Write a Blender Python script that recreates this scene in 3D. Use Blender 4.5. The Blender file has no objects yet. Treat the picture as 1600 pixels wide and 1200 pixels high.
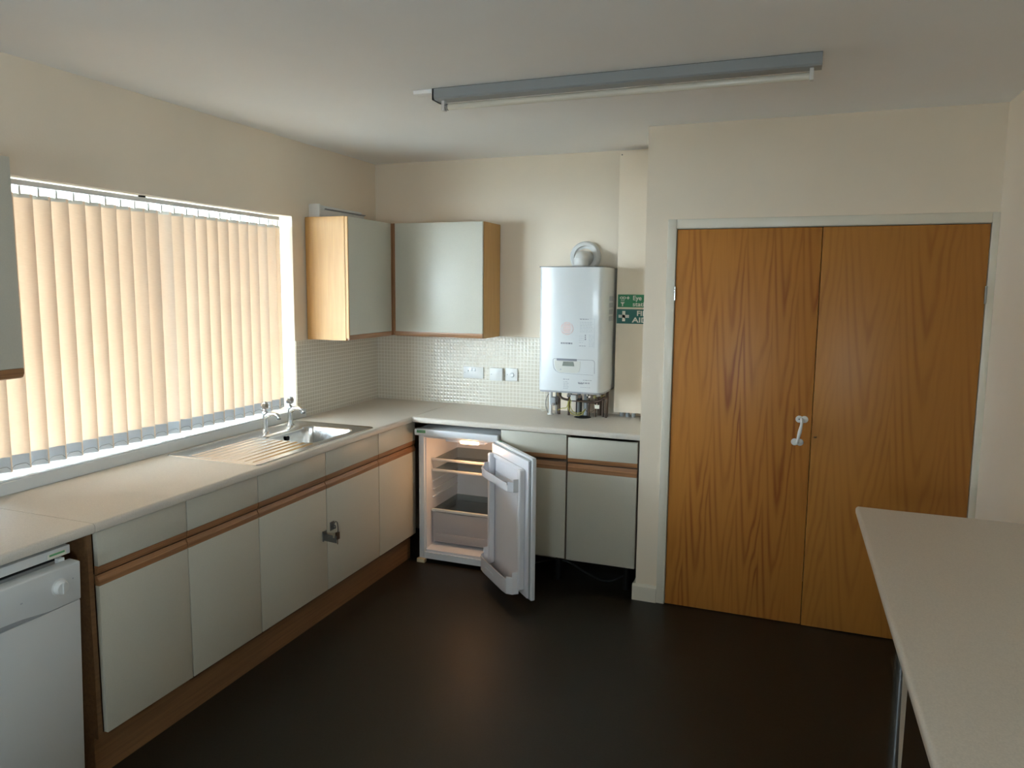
import bpy, bmesh, math, random
from mathutils import Vector, Matrix
random.seed(7)
C = bpy.context.scene.collection
sc = bpy.context.scene
PI = math.pi

# ------------------------------------------------------------------ camera
cd = bpy.data.cameras.new('camera'); cam = bpy.data.objects.new('camera', cd); C.objects.link(cam)
R3 = Matrix(((0.93567361, -0.04969795, 0.34934942),
             (0.35275261, 0.10656545, -0.92962864),
             (0.00897206, 0.9930629, 0.11724156)))
cam.matrix_world = Matrix.Translation((2.71851, -4.51423, 1.71514)) @ R3.to_4x4()
cd.sensor_fit = 'HORIZONTAL'; cd.sensor_width = 36.0
cd.lens = 1145.25 / 1600 * 36.0
cd.shift_y = -(600 - 584.12) / 1600
cd.clip_start = 0.02
sc.camera = cam

# ------------------------------------------------------------------ sky and exposure
w = bpy.data.worlds.new('overcast_sky'); sc.world = w; w.use_nodes = True
wb = w.node_tree.nodes['Background']
wb.inputs[0].default_value = (0.73, 0.865, 1.0, 1)
wb.inputs[1].default_value = 70.0
sc.view_settings.view_transform = 'Standard'; sc.view_settings.look = 'None'
sc.view_settings.gamma = 1; sc.view_settings.use_curve_mapping = False
sc.view_settings.exposure = 0.12
sc.cycles.use_denoising = True
sc.cycles.max_bounces = 12; sc.cycles.diffuse_bounces = 8; sc.cycles.transparent_max_bounces = 16
sc.cycles.sample_clamp_indirect = 8.0

XWP = 3.583
def portal(name, loc, rot, sx, sy):
    l = bpy.data.lights.new(name, 'AREA'); l.shape = 'RECTANGLE'; l.size = sx; l.size_y = sy
    l.cycles.is_portal = True
    o = bpy.data.objects.new(name, l); C.objects.link(o); o.location = loc; o.rotation_euler = rot
portal('sky_portal_window', (-0.30, -1.83, 1.545), (0, -PI/2, 0), 1.13, 1.81)
portal('sky_portal_rear', (2.0, -6.42, 1.51), (PI/2, 0, 0), 0.5, 0.42)
portal('sky_portal_right', (XWP+0.17, -5.35, 1.475), (0, PI/2, 0), 0.45, 0.9)

# ------------------------------------------------------------------ measures
H = 2.546; ZT = 0.924; ZU = 0.891
XW = 3.583            # right wall
YR = -6.2             # rear wall
BX = 1.996; BY = -0.611   # boxed-out store cupboard
YD = [-2.78, -2.383, -1.9755, -1.4712, -0.9628, -0.525]

# ------------------------------------------------------------------ materials
def mat(name, col, rough=0.5, metal=0.0, spec=0.5, coat=0.0, noise=None, bump=None, trans=None, coatr=0.1):
    m = bpy.data.materials.new(name); m.use_nodes = True
    nt = m.node_tree; b = nt.nodes['Principled BSDF']
    b.inputs['Base Color'].default_value = (*col, 1)
    b.inputs['Roughness'].default_value = rough
    b.inputs['Metallic'].default_value = metal
    b.inputs['Specular IOR Level'].default_value = spec
    b.inputs['Coat Weight'].default_value = coat
    b.inputs['Coat Roughness'].default_value = coatr
    tc = nt.nodes.new('ShaderNodeTexCoord')
    if noise:
        sc_, amt = noise
        n = nt.nodes.new('ShaderNodeTexNoise'); n.inputs['Scale'].default_value = sc_; n.inputs['Detail'].default_value = 4
        nt.links.new(tc.outputs['Object'], n.inputs['Vector'])
        r = nt.nodes.new('ShaderNodeValToRGB')
        r.color_ramp.elements[0].position = 0.3; r.color_ramp.elements[1].position = 0.7
        r.color_ramp.elements[0].color = (*[c*(1-amt) for c in col], 1)
        r.color_ramp.elements[1].color = (*[min(1, c*(1+amt)) for c in col], 1)
        nt.links.new(n.outputs['Fac'], r.inputs['Fac']); nt.links.new(r.outputs['Color'], b.inputs['Base Color'])
    if bump:
        sc_, st = bump
        n = nt.nodes.new('ShaderNodeTexNoise'); n.inputs['Scale'].default_value = sc_; n.inputs['Detail'].default_value = 3
        nt.links.new(tc.outputs['Object'], n.inputs['Vector'])
        bp = nt.nodes.new('ShaderNodeBump'); bp.inputs['Strength'].default_value = st; bp.inputs['Distance'].default_value = 0.002
        nt.links.new(n.outputs['Fac'], bp.inputs['Height']); nt.links.new(bp.outputs['Normal'], b.inputs['Normal'])
    return m

M = {}
M['wall'] = mat('cream_wall_paint', (0.78, 0.685, 0.555), 0.75, noise=(1.7, 0.03), bump=(120, 0.15))
M['ceil'] = mat('white_ceiling_paint', (0.89, 0.90, 0.90), 0.85, noise=(1.2, 0.02), bump=(90, 0.15))
M['gloss_white'] = mat('white_gloss_paint', (0.70, 0.66, 0.56), 0.35, coat=0.15)
M['lam'] = mat('off_white_laminate', (0.54, 0.52, 0.44), 0.42, noise=(300, 0.03))
M['white'] = mat('white_enamel', (0.66, 0.68, 0.68), 0.3, coat=0.2)
M['white_pl'] = mat('white_plastic', (0.70, 0.70, 0.68), 0.38)
M['grey_pl'] = mat('grey_plastic', (0.32, 0.33, 0.34), 0.45)
M['top'] = mat('beige_speckled_laminate', (0.64, 0.59, 0.52), 0.38, noise=(260, 0.07))
M['floor'] = mat('dark_vinyl', (0.0155, 0.0115, 0.006), 0.46, spec=0.35, noise=(140, 0.25), bump=(60, 0.1))
M['black'] = mat('black_parts_and_gap_shade', (0.012, 0.011, 0.010), 0.7)  # real black parts and holes; also shade painted into narrow gaps
M['dark'] = mat('dark_brown_panel', (0.10, 0.06, 0.035), 0.55)
M['chrome'] = mat('chrome', (0.78, 0.80, 0.83), 0.12, metal=1)
M['steel'] = mat('brushed_stainless_steel', (0.66, 0.66, 0.65), 0.22, metal=1, bump=(60, 0.04))
M['darkmetal'] = mat('dull_steel', (0.20, 0.21, 0.21), 0.45, metal=0.8)
M['copper'] = mat('copper_pipe', (0.13, 0.095, 0.075), 0.35, metal=0.9)
M['brass'] = mat('brass', (0.42, 0.34, 0.16), 0.35, metal=0.9)
M['batten'] = mat('grey_painted_metal', (0.30, 0.32, 0.33), 0.45)
M['tube'] = mat('white_glass_tube', (0.72, 0.69, 0.60), 0.3, coat=0.3)
M['green'] = mat('sign_green', (0.02, 0.20, 0.08), 0.4)
M['teal'] = mat('sign_dark_green', (0.01, 0.12, 0.10), 0.4)
M['signw'] = mat('sign_white', (0.70, 0.68, 0.58), 0.45)
M['green_st'] = mat('green_print', (0.12, 0.36, 0.16), 0.5)
M['orange_st'] = mat('orange_print', (0.85, 0.50, 0.42), 0.5)
M['ink'] = mat('grey_print', (0.22, 0.23, 0.26), 0.5)
M['inklight'] = mat('pale_grey_print', (0.42, 0.45, 0.48), 0.5)
M['lcd'] = mat('lcd_display', (0.23, 0.25, 0.22), 0.25)
M['beige'] = mat('beige_plastic', (0.62, 0.62, 0.57), 0.4)
M['yellow'] = mat('yellow_green_wire', (0.42, 0.38, 0.07), 0.5)
M['orangewood'] = None
M['frame'] = mat('white_upvc', (0.80, 0.80, 0.78), 0.35)
M['paving'] = mat('grey_paving', (0.13, 0.13, 0.12), 0.9, noise=(3, 0.1))
M['render'] = mat('outside_render', (0.30, 0.27, 0.22), 0.9)
M['fridge'] = mat('cool_white_enamel', (0.76, 0.79, 0.83), 0.3, coat=0.2)
M['fridgein'] = mat('fridge_liner_plastic', (0.78, 0.79, 0.84), 0.35)
M['gasket'] = mat('grey_gasket_rubber', (0.36, 0.38, 0.40), 0.6)
M['foot'] = mat('cream_plastic', (0.55, 0.48, 0.32), 0.5)

def emis(name, col, s):
    m = bpy.data.materials.new(name); m.use_nodes = True
    b = m.node_tree.nodes['Principled BSDF']; b.inputs['Base Color'].default_value = (*col, 1)
    b.inputs['Emission Color'].default_value = (*col, 1); b.inputs['Emission Strength'].default_value = s
    return m
M['bulb'] = emis('lit_fridge_lamp', (1.0, 0.60, 0.28), 16.0)

def glass(name, tint, glossmix=0.08, rough=0.02):
    m = bpy.data.materials.new(name); m.use_nodes = True; nt = m.node_tree
    for n in list(nt.nodes):
        if n.type != 'OUTPUT_MATERIAL': nt.nodes.remove(n)
    out = nt.nodes['Material Output']
    t = nt.nodes.new('ShaderNodeBsdfTransparent'); t.inputs[0].default_value = (*tint, 1)
    g = nt.nodes.new('ShaderNodeBsdfGlossy'); g.inputs['Roughness'].default_value = rough
    mx = nt.nodes.new('ShaderNodeMixShader'); mx.inputs[0].default_value = glossmix
    nt.links.new(t.outputs[0], mx.inputs[1]); nt.links.new(g.outputs[0], mx.inputs[2]); nt.links.new(mx.outputs[0], out.inputs[0])
    return m
M['glass'] = glass('window_glass', (0.95, 0.97, 0.96))
M['shelfglass'] = glass('shelf_glass', (0.72, 0.76, 0.76), 0.12)
def plastic_clear(name, col, alpha):
    m = bpy.data.materials.new(name); m.use_nodes = True; nt = m.node_tree
    b = nt.nodes['Principled BSDF']; b.inputs['Base Color'].default_value = (*col, 1); b.inputs['Roughness'].default_value = 0.25
    b.inputs['Alpha'].default_value = alpha
    return m
M['crisper'] = plastic_clear('translucent_drawer_plastic', (0.60, 0.57, 0.58), 0.72)

def vane_mat(nm='tan_blind_fabric', ca=(0.64, 0.525, 0.42, 1), cb=(0.75, 0.635, 0.52, 1), VT=0.36):
    m = bpy.data.materials.new(nm); m.use_nodes = True; nt = m.node_tree
    for n in list(nt.nodes):
        if n.type != 'OUTPUT_MATERIAL': nt.nodes.remove(n)
    out = nt.nodes['Material Output']
    tc = nt.nodes.new('ShaderNodeTexCoord'); mp = nt.nodes.new('ShaderNodeMapping'); mp.inputs['Scale'].default_value = (8, 8, 160)
    n = nt.nodes.new('ShaderNodeTexNoise'); n.inputs['Scale'].default_value = 6
    nt.links.new(tc.outputs['Object'], mp.inputs[0]); nt.links.new(mp.outputs[0], n.inputs['Vector'])
    r = nt.nodes.new('ShaderNodeValToRGB'); r.color_ramp.elements[0].color = ca; r.color_ramp.elements[1].color = cb
    nt.links.new(n.outputs['Fac'], r.inputs['Fac'])
    d = nt.nodes.new('ShaderNodeBsdfDiffuse'); t = nt.nodes.new('ShaderNodeBsdfTranslucent')
    mx = nt.nodes.new('ShaderNodeMixShader'); mx.inputs[0].default_value = VT
    nt.links.new(r.outputs[0], d.inputs[0]); nt.links.new(r.outputs[0], t.inputs[0])
    nt.links.new(d.outputs[0], mx.inputs[1]); nt.links.new(t.outputs[0], mx.inputs[2]); nt.links.new(mx.outputs[0], out.inputs[0])
    return m
M['vane'] = vane_mat()
M['clearpocket'] = vane_mat('translucent_weight_plastic', (0.70, 0.74, 0.78, 1), (0.78, 0.82, 0.86, 1), 0.45)

def wood(name, c1, c2, scale=(30, 30, 1.5), rough=0.4, coat=0.1, dist=3.0, nscale=2.2):
    m = bpy.data.materials.new(name); m.use_nodes = True; nt = m.node_tree; b = nt.nodes['Principled BSDF']
    tc = nt.nodes.new('ShaderNodeTexCoord'); mp = nt.nodes.new('ShaderNodeMapping'); mp.inputs['Scale'].default_value = scale
    n = nt.nodes.new('ShaderNodeTexNoise'); n.inputs['Scale'].default_value = nscale; n.inputs['Detail'].default_value = 6; n.inputs['Distortion'].default_value = 0.4
    r = nt.nodes.new('ShaderNodeValToRGB'); r.color_ramp.elements[0].position = 0.32; r.color_ramp.elements[1].position = 0.68
    r.color_ramp.elements[0].color = (*c1, 1); r.color_ramp.elements[1].color = (*c2, 1)
    nt.links.new(tc.outputs['Object'], mp.inputs[0]); nt.links.new(mp.outputs[0], n.inputs['Vector'])
    nt.links.new(n.outputs['Fac'], r.inputs['Fac']); nt.links.new(r.outputs[0], b.inputs['Base Color'])
    b.inputs['Roughness'].default_value = rough; b.inputs['Coat Weight'].default_value = coat
    return m
M['oak'] = wood('oak_veneer', (0.42, 0.22, 0.065), (0.50, 0.28, 0.09), rough=0.5, coat=0.0)
M['teak_y'] = wood('teak_strip_along_y', (0.22, 0.10, 0.042), (0.38, 0.19, 0.085), scale=(60, 1.5, 60))
M['teak_x'] = wood('teak_strip_along_x', (0.22, 0.10, 0.042), (0.38, 0.19, 0.085), scale=(1.5, 60, 60))
M['teak_z'] = wood('teak_strip_upright', (0.22, 0.10, 0.042), (0.34, 0.17, 0.075), scale=(60, 60, 1.5))
M['plinth'] = wood('brown_plinth_board', (0.16, 0.080, 0.034), (0.22, 0.115, 0.048), scale=(40, 1.2, 40), rough=0.5)

def door_mat(name, base, dark, period, k, zs, fine, amount, seed):
    """flat-sawn veneer: nested arches repeated side by side across the leaf"""
    m = bpy.data.materials.new(name); m.use_nodes = True; nt = m.node_tree; N = nt.nodes; L = nt.links
    b = N['Principled BSDF']; tc = N.new('ShaderNodeTexCoord'); sep = N.new('ShaderNodeSeparateXYZ'); L.new(tc.outputs['Object'], sep.inputs[0])
    def mth(op, a, bb=None):
        n = N.new('ShaderNodeMath'); n.operation = op
        for i, v in enumerate((a, bb)):
            if v is None: continue
            if isinstance(v, (int, float)): n.inputs[i].default_value = v
            else: L.new(v, n.inputs[i])
        return n.outputs[0]
    mp = N.new('ShaderNodeMapping'); mp.inputs['Scale'].default_value = (4, 1, 0.9); mp.inputs['Location'].default_value = (seed, 0, seed*1.7)
    L.new(tc.outputs['Object'], mp.inputs[0])
    ns = N.new('ShaderNodeTexNoise'); ns.inputs['Scale'].default_value = 1.6; ns.inputs['Detail'].default_value = 3; L.new(mp.outputs[0], ns.inputs['Vector'])
    x = mth('ADD', sep.outputs[0], mth('MULTIPLY', mth('SUBTRACT', ns.outputs['Fac'], 0.5), 0.06))
    u = mth('SUBTRACT', mth('FRACT', mth('DIVIDE', x, period)), 0.5)
    u2 = mth('ABSOLUTE', u)
    f = mth('ADD', mth('MULTIPLY', mth('POWER', u2, 1.4), k), mth('MULTIPLY', sep.outputs[2], -zs))
    f = mth('ADD', f, mth('MULTIPLY', ns.outputs['Fac'], 1.6))
    s = mth('SINE', mth('MULTIPLY', f, 2*PI))
    s = mth('MULTIPLY', mth('ADD', s, 1.0), 0.5)
    s = mth('POWER', s, 2.5)
    mp2 = N.new('ShaderNodeMapping'); mp2.inputs['Scale'].default_value = (fine, fine, 2.0); L.new(tc.outputs['Object'], mp2.inputs[0])
    n2 = N.new('ShaderNodeTexNoise'); n2.inputs['Scale'].default_value = 2.0; n2.inputs['Detail'].default_value = 5; L.new(mp2.outputs[0], n2.inputs['Vector'])
    mp3 = N.new('ShaderNodeMapping'); mp3.inputs['Scale'].default_value = (3, 3, 0.6); mp3.inputs['Location'].default_value = (seed, 3, 1); L.new(tc.outputs['Object'], mp3.inputs[0])
    n3 = N.new('ShaderNodeTexNoise'); n3.inputs['Scale'].default_value = 2.0; L.new(mp3.outputs[0], n3.inputs['Vector'])
    patch = N.new('ShaderNodeMapRange'); patch.inputs[1].default_value = 0.35; patch.inputs[2].default_value = 0.65; L.new(n3.outputs['Fac'], patch.inputs[0])
    fac = mth('MULTIPLY', mth('MULTIPLY', s, amount), patch.outputs[0])
    fac = mth('ADD', fac, mth('MULTIPLY', n2.outputs['Fac'], 0.35))
    r = N.new('ShaderNodeValToRGB'); r.color_ramp.elements[0].color = (*base, 1); r.color_ramp.elements[1].color = (*dark, 1)
    r.color_ramp.elements[0].position = 0.08; r.color_ramp.elements[1].position = 0.95
    L.new(fac, r.inputs['Fac']); L.new(r.outputs[0], b.inputs['Base Color'])
    b.inputs['Roughness'].default_value = 0.36; b.inputs['Specular IOR Level'].default_value = 0.32; b.inputs['Coat Weight'].default_value = 0.0; b.inputs['Coat Roughness'].default_value = 0.25
    return m
M['door_l'] = door_mat('varnished_veneer_streaky', (0.46, 0.195, 0.040), (0.27, 0.085, 0.018), 0.13, 5.0, 2.2, 60, 0.75, 3.1)
M['door_r'] = door_mat('varnished_veneer_arched', (0.40, 0.172, 0.034), (0.27, 0.10, 0.020), 0.25, 9.0, 3.0, 50, 0.55, 8.4)

def tile_mat():
    m = bpy.data.materials.new('small_cream_mosaic_tiles'); m.use_nodes = True; nt = m.node_tree; N = nt.nodes; L = nt.links
    b = N['Principled BSDF']; tc = N.new('ShaderNodeTexCoord'); sep = N.new('ShaderNodeSeparateXYZ'); L.new(tc.outputs['Object'], sep.inputs[0])
    def mth(op, a, bb=None):
        n = N.new('ShaderNodeMath'); n.operation = op
        for i, v in enumerate((a, bb)):
            if v is None: continue
            if isinstance(v, (int, float)): n.inputs[i].default_value = v
            else: L.new(v, n.inputs[i])
        return n.outputs[0]
    P = 0.0243
    a = mth('ADD', sep.outputs[0], sep.outputs[1])
    def edge(v):
        u = mth('ABSOLUTE', mth('SUBTRACT', mth('FRACT', mth('ADD', mth('DIVIDE', v, P), 200.0)), 0.5))
        return mth('SUBTRACT', 0.5, u)       # 0 at joint, .5 at centre
    e = mth('MINIMUM', edge(a), edge(sep.outputs[2]))
    mr = N.new('ShaderNodeMapRange'); mr.inputs[1].default_value = 0.05; mr.inputs[2].default_value = 0.10; L.new(e, mr.inputs[0])
    mx = N.new('ShaderNodeMix'); mx.data_type = 'RGBA'
    mx.inputs['A'].default_value = (0.76, 0.73, 0.65, 1); mx.inputs['B'].default_value = (0.64, 0.59, 0.49, 1)
    L.new(mr.outputs[0], mx.inputs['Factor']); L.new(mx.outputs['Result'], b.inputs['Base Color'])
    hr = N.new('ShaderNodeMapRange'); hr.inputs[1].default_value = 0.03; hr.inputs[2].default_value = 0.34; hr.interpolation_type = 'SMOOTHSTEP'; L.new(e, hr.inputs[0])
    bp = N.new('ShaderNodeBump'); bp.inputs['Strength'].default_value = 0.55; bp.inputs['Distance'].default_value = 0.002
    L.new(hr.outputs[0], bp.inputs['Height']); L.new(bp.outputs['Normal'], b.inputs['Normal'])
    rr = N.new('ShaderNodeMapRange'); rr.inputs[3].default_value = 0.7; rr.inputs[4].default_value = 0.16; L.new(mr.outputs[0], rr.inputs[0]); L.new(rr.outputs[0], b.inputs['Roughness'])
    return m
M['tile'] = tile_mat()

# ------------------------------------------------------------------ mesh helpers
class G:
    def __init__(s): s.bm = bmesh.new(); s.mi = 0
    def _merge(s, t, smooth=False):
        me = bpy.data.meshes.new('t'); 
        for f in t.faces: f.material_index = s.mi; f.smooth = smooth
        t.to_mesh(me); t.free(); s.bm.from_mesh(me); bpy.data.meshes.remove(me); return s
    def m(s, i): s.mi = i; return s
    def box(s, x0, x1, y0, y1, z0, z1, bev=0.0, seg=2):
        t = bmesh.new(); bmesh.ops.create_cube(t, size=1)
        for v in t.verts:
            v.co = ((x0+x1)/2+v.co.x*(x1-x0), (y0+y1)/2+v.co.y*(y1-y0), (z0+z1)/2+v.co.z*(z1-z0))
        if bev > 0: bmesh.ops.bevel(t, geom=t.edges[:], offset=bev, segments=seg, profile=0.5, affect='EDGES')
        return s._merge(t)
    def cyl(s, p0, p1, r0, r1=None, seg=24, caps=True):
        r1 = r0 if r1 is None else r1
        p0 = Vector(p0); p1 = Vector(p1); d = p1-p0
        t = bmesh.new(); bmesh.ops.create_cone(t, cap_ends=caps, segments=seg, radius1=r0, radius2=r1, depth=d.length)
        q = d.to_track_quat('Z', 'Y').to_matrix().to_4x4()
        bmesh.ops.transform(t, matrix=Matrix.Translation((p0+p1)/2) @ q, verts=t.verts)
        return s._merge(t, True)
    def lathe(s, prof, p0, axis=(0, 0, 1), seg=28):
        t = bmesh.new(); rings = []
        for r, h in prof:
            rings.append([t.verts.new((r*math.cos(2*PI*i/seg), r*math.sin(2*PI*i/seg), h)) for i in range(seg)] if r > 1e-6 else [t.verts.new((0, 0, h))])
        for a, b in zip(rings, rings[1:]):
            for i in range(seg):
                j = (i+1) % seg
                if len(a) == 1 and len(b) == 1: continue
                if len(a) == 1: t.faces.new((a[0], b[i], b[j]))
                elif len(b) == 1: t.faces.new((a[i], a[j], b[0]))
                else: t.faces.new((a[i], a[j], b[j], b[i]))
        q = Vector(axis).to_track_quat('Z', 'Y').to_matrix().to_4x4()
        bmesh.ops.transform(t, matrix=Matrix.Translation(p0) @ q, verts=t.verts)
        bmesh.ops.recalc_face_normals(t, faces=t.faces)
        return s._merge(t, True)
    def tube(s, pts, r, seg=12, smoothpath=True, radii=None):
        P = [Vector(p) for p in pts]
        if smoothpath and len(P) > 2:
            Q = []
            n = len(P)
            for i in range(n-1):
                a = P[max(i-1, 0)]; b = P[i]; c = P[i+1]; d = P[min(i+2, n-1)]
                for k in range(6):
                    u = k/6
                    Q.append(0.5*((2*b)+(-a+c)*u+(2*a-5*b+4*c-d)*u*u+(-a+3*b-3*c+d)*u**3))
            Q.append(P[-1]); 
            if radii:
                rr = []
                for i in range(n-1):
                    for k in range(6): rr.append(radii[i]+(radii[i+1]-radii[i])*k/6)
                rr.append(radii[-1]); radii = rr
            P = Q
        t = bmesh.new(); rings = []
        up = Vector((0.03, 0.07, 1)).normalized()
        prev = None
        for i, p in enumerate(P):
            d = (P[min(i+1, len(P)-1)]-P[max(i-1, 0)]).normalized()
            if prev is None:
                a = d.cross(up)
                if a.length < 0.1: a = d.cross(Vector((1, 0, 0)))
                a.normalize()
            else:
                a = (prev - d*prev.dot(d)).normalized()
            prev = a; b = d.cross(a)
            R = radii[i] if radii else r
            rings.append([t.verts.new(p + a*R*math.cos(2*PI*k/seg) + b*R*math.sin(2*PI*k/seg)) for k in range(seg)])
        for A, B in zip(rings, rings[1:]):
            for k in range(seg): t.faces.new((A[k], A[(k+1) % seg], B[(k+1) % seg], B[k]))
        t.faces.new(rings[0][::-1]); t.faces.new(rings[-1])
        bmesh.ops.recalc_face_normals(t, faces=t.faces)
        return s._merge(t, True)
    def prism(s, prof, axis, a0, a1):
        """prof: 2D polygon in the two remaining axes (in xyz order), extruded along axis"""
        t = bmesh.new()
        def co(p, a):
            return {'x': (a, p[0], p[1]), 'y': (p[0], a, p[1]), 'z': (p[0], p[1], a)}[axis]
        A = [t.verts.new(co(p, a0)) for p in prof]; B = [t.verts.new(co(p, a1)) for p in prof]
        n = len(prof)
        t.faces.new(A); t.faces.new(B[::-1])
        for i in range(n): t.faces.new((A[i], B[i], B[(i+1) % n], A[(i+1) % n]))
        bmesh.ops.recalc_face_normals(t, faces=t.faces)
        return s._merge(t)
    def xf(s, M4): bmesh.ops.transform(s.bm, matrix=M4, verts=s.bm.verts); return s

def obj(name, g, mats, parent=None, smooth=35):
    if not isinstance(mats, (list, tuple)): mats = [mats]
    me = bpy.data.meshes.new(name)
    off = Vector((0, 0, 0)); p = parent
    while p is not None: off += p.location; p = p.parent
    bmesh.ops.translate(g.bm, vec=-off, verts=g.bm.verts)
    # put the origin of every part at the middle of its bounds
    xs = [v.co for v in g.bm.verts]
    lo = Vector([min(v[i] for v in xs) for i in range(3)]); hi = Vector([max(v[i] for v in xs) for i in range(3)])
    org = (lo+hi)/2; org.z = lo.z
    bmesh.ops.translate(g.bm, vec=-org, verts=g.bm.verts)
    g.bm.to_mesh(me); g.bm.free()
    for m_ in mats: me.materials.append(M[m_] if isinstance(m_, str) else m_)
    if smooth:
        me.polygons.foreach_set('use_smooth', [True]*len(me.polygons))
        me.set_sharp_from_angle(angle=math.radians(smooth))
    o = bpy.data.objects.new(name, me); C.objects.link(o); o.location = org
    if parent: o.parent = parent
    return o
def each(name, g, mats, parent=None, smooth=35):
    """one object per separate piece of the mesh"""
    bm = g.bm; seen = set(); comps = []
    bm.verts.ensure_lookup_table()
    for v in bm.verts:
        if v in seen: continue
        st = [v]; seen.add(v); comp = [v]
        while st:
            a = st.pop()
            for e in a.link_edges:
                b = e.other_vert(a)
                if b not in seen: seen.add(b); st.append(b); comp.append(b)
        comps.append([x.index for x in comp])
    bm.verts.index_update()
    out = []
    for comp in comps:
        cs = set(comp); h = G(); h.bm.free(); h.bm = bm.copy()
        bmesh.ops.delete(h.bm, geom=[v for v in h.bm.verts if v.index not in cs], context='VERTS')
        out.append(obj(name, h, mats, parent, smooth))
    bm.free(); return out
def thing(name, loc, label, cat, group=None):
    o = bpy.data.objects.new(name, None); C.objects.link(o); o.location = loc; o.empty_display_size = 0.1
    o['label'] = label; o['category'] = cat
    if group: o['group'] = group
    return o
def tag(o, label, cat, group=None):
    o['label'] = label; o['category'] = cat
    if group: o['group'] = group
    return o
def struct(name, g, mats, parent=None, smooth=35):
    o = obj(name, g, mats, parent, smooth)
    if parent is None: o['kind'] = 'structure'
    return o

# ================================================================== the room
struct('floor', G().box(-0.28, XW+0.15, YR-0.2, 0.15, -0.1, 0), 'floor')
struct('ceiling', G().box(-0.28, XW+0.15, YR-0.2, 0.15, H, H+0.12), 'ceil')
WY0, WY1, WZ0, WZ1 = -2.74, -0.925, 0.975, 2.112
g = G()
g.box(-0.28, 0, YR, 0, 0, WZ0); g.box(-0.28, 0, YR, 0, WZ1, H)
g.box(-0.28, 0, YR, WY0, WZ0, WZ1); g.box(-0.28, 0, WY1, 0, WZ0, WZ1)
struct('wall_left', g, 'wall')
struct('wall_back', G().box(-0.28, XW+0.15, 0, 0.15, 0, H), 'wall')
SY0, SY1, SZ0, SZ1 = -5.8, -4.95, 1.25, 1.68
g = G(); g.box(XW, XW+0.15, YR-0.2, 0, 0, SZ0); g.box(XW, XW+0.15, YR-0.2, 0, SZ1, H)
g.box(XW, XW+0.15, YR-0.2, SY0, SZ0, SZ1); g.box(XW, XW+0.15, SY1, 0, SZ0, SZ1)
struct('wall_right', g, 'wall')
RX0, RX1, RZ0, RZ1 = 1.75, 2.25, 1.3, 1.72
g = G(); g.box(-0.28, XW, YR-0.2, YR, 0, RZ0); g.box(-0.28, XW, YR-0.2, YR, RZ1, H)
g.box(-0.28, RX0, YR-0.2, YR, RZ0, RZ1); g.box(RX1, XW, YR-0.2, YR, RZ0, RZ1)
struct('wall_rear', g, 'wall')
# boxed-out store cupboard with the double doors: front wall, its left cheek
DX0, DXM, DX1, DH = 2.160, 2.8533, 3.549, 2.018
g = G()
g.box(BX, DX0-0.014, BY, BY+0.10, 0, H); g.box(DX0-0.014, XW, BY, BY+0.10, DH+0.014, H); g.box(DX1+0.012, XW, BY, BY+0.10, 0, DH+0.014)
g.box(BX, BX+0.10, BY+0.10, 0, 0, H)
struct('wall_cupboard', g, 'wall')
# architrave and lining
g = G()
g.box(DX0-0.048, DX0-0.004, BY-0.014, BY, 0, DH+0.052, 0.003)
g.box(DX0-0.004, DX1+0.004, BY-0.014, BY, DH+0.006, DH+0.052, 0.003)
g.box(DX1+0.004, XW, BY-0.012, BY, 0, DH+0.052, 0.002)
g.box(DX0-0.014, DX0-0.003, BY-0.002, BY+0.09, 0, DH+0.006); g.box(DX1+0.003, DX1+0.012, BY-0.002, BY+0.09, 0, DH+0.006)
g.box(DX0-0.014, DX1+0.012, BY-0.002, BY+0.09, DH+0.004, DH+0.014)
struct('trim_1', g, 'gloss_white')
for nm, a, b, m_ in (('door_1', DX0, DXM-0.002, 'door_l'), ('door_2', DXM+0.001, DX1, 'door_r')):
    y = BY-0.006 if nm == 'door_1' else BY-0.012
    d = struct(nm, G().box(a, b, y, y+0.038, 0.004, DH, 0.0015), [m_, 'oak'])
    if nm == 'door_1':
        g = G()
        for zc in (1.69, 0.30): g.cyl((a-0.002, y-0.004, zc-0.035), (a-0.002, y-0.004, zc+0.035), 0.005)
        each('hinge', g, 'chrome', d)
        # pull handle: two roses with screws, curved grip leaning to the left at the bottom
        g = G(); T = Vector((2.806, y, 1.072)); B = Vector((2.790, y, 0.955))
        for p, sx in ((T, 1), (B, 1)):
            g.lathe([(0.0, 0.007), (0.012, 0.007), (0.017, 0.004), (0.018, 0)], p+Vector((-0.012, 0, 0)), (0, -1, 0), 20)
            g.lathe([(0.0, 0.007), (0.012, 0.007), (0.017, 0.004), (0.018, 0)], p+Vector((0.012, 0, 0)), (0, -1, 0), 20)
        g.tube([T+Vector((0, 0.0, 0)), T+Vector((0, -0.026, -0.004)), T+Vector((-0.002, -0.040, -0.024)), (T+B)/2+Vector((0, -0.044, 0)),
                B+Vector((0.002, -0.040, 0.024)), B+Vector((0, -0.026, 0.004)), B], 0.007, radii=[0.010, 0.008, 0.007, 0.0095, 0.007, 0.008, 0.010])
        hh = obj('door_handle', g, 'white_pl', d); hh['label'] = 'white curved pull handle'
        g = G()
        for p in (T, B):
            for sx in (-0.013, 0.013): g.cyl(p+Vector((sx, -0.006, 0.001)), p+Vector((sx, -0.0082, 0.001)), 0.0035, seg=10)
        each('screw', g, 'darkmetal', hh)
    else:
        g = G()
        for zc in (1.70, 0.30): g.cyl((b+0.001, y-0.004, zc-0.04), (b+0.001, y-0.004, zc+0.04), 0.005)
        each('hinge', g, 'beige', d)
        each('keep_mark', G().box(2.866, 2.878, y-0.002, y, 0.985, 0.989).box(3.105, 3.113, y-0.003, y, 1.422, 1.427), 'beige', d)
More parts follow.
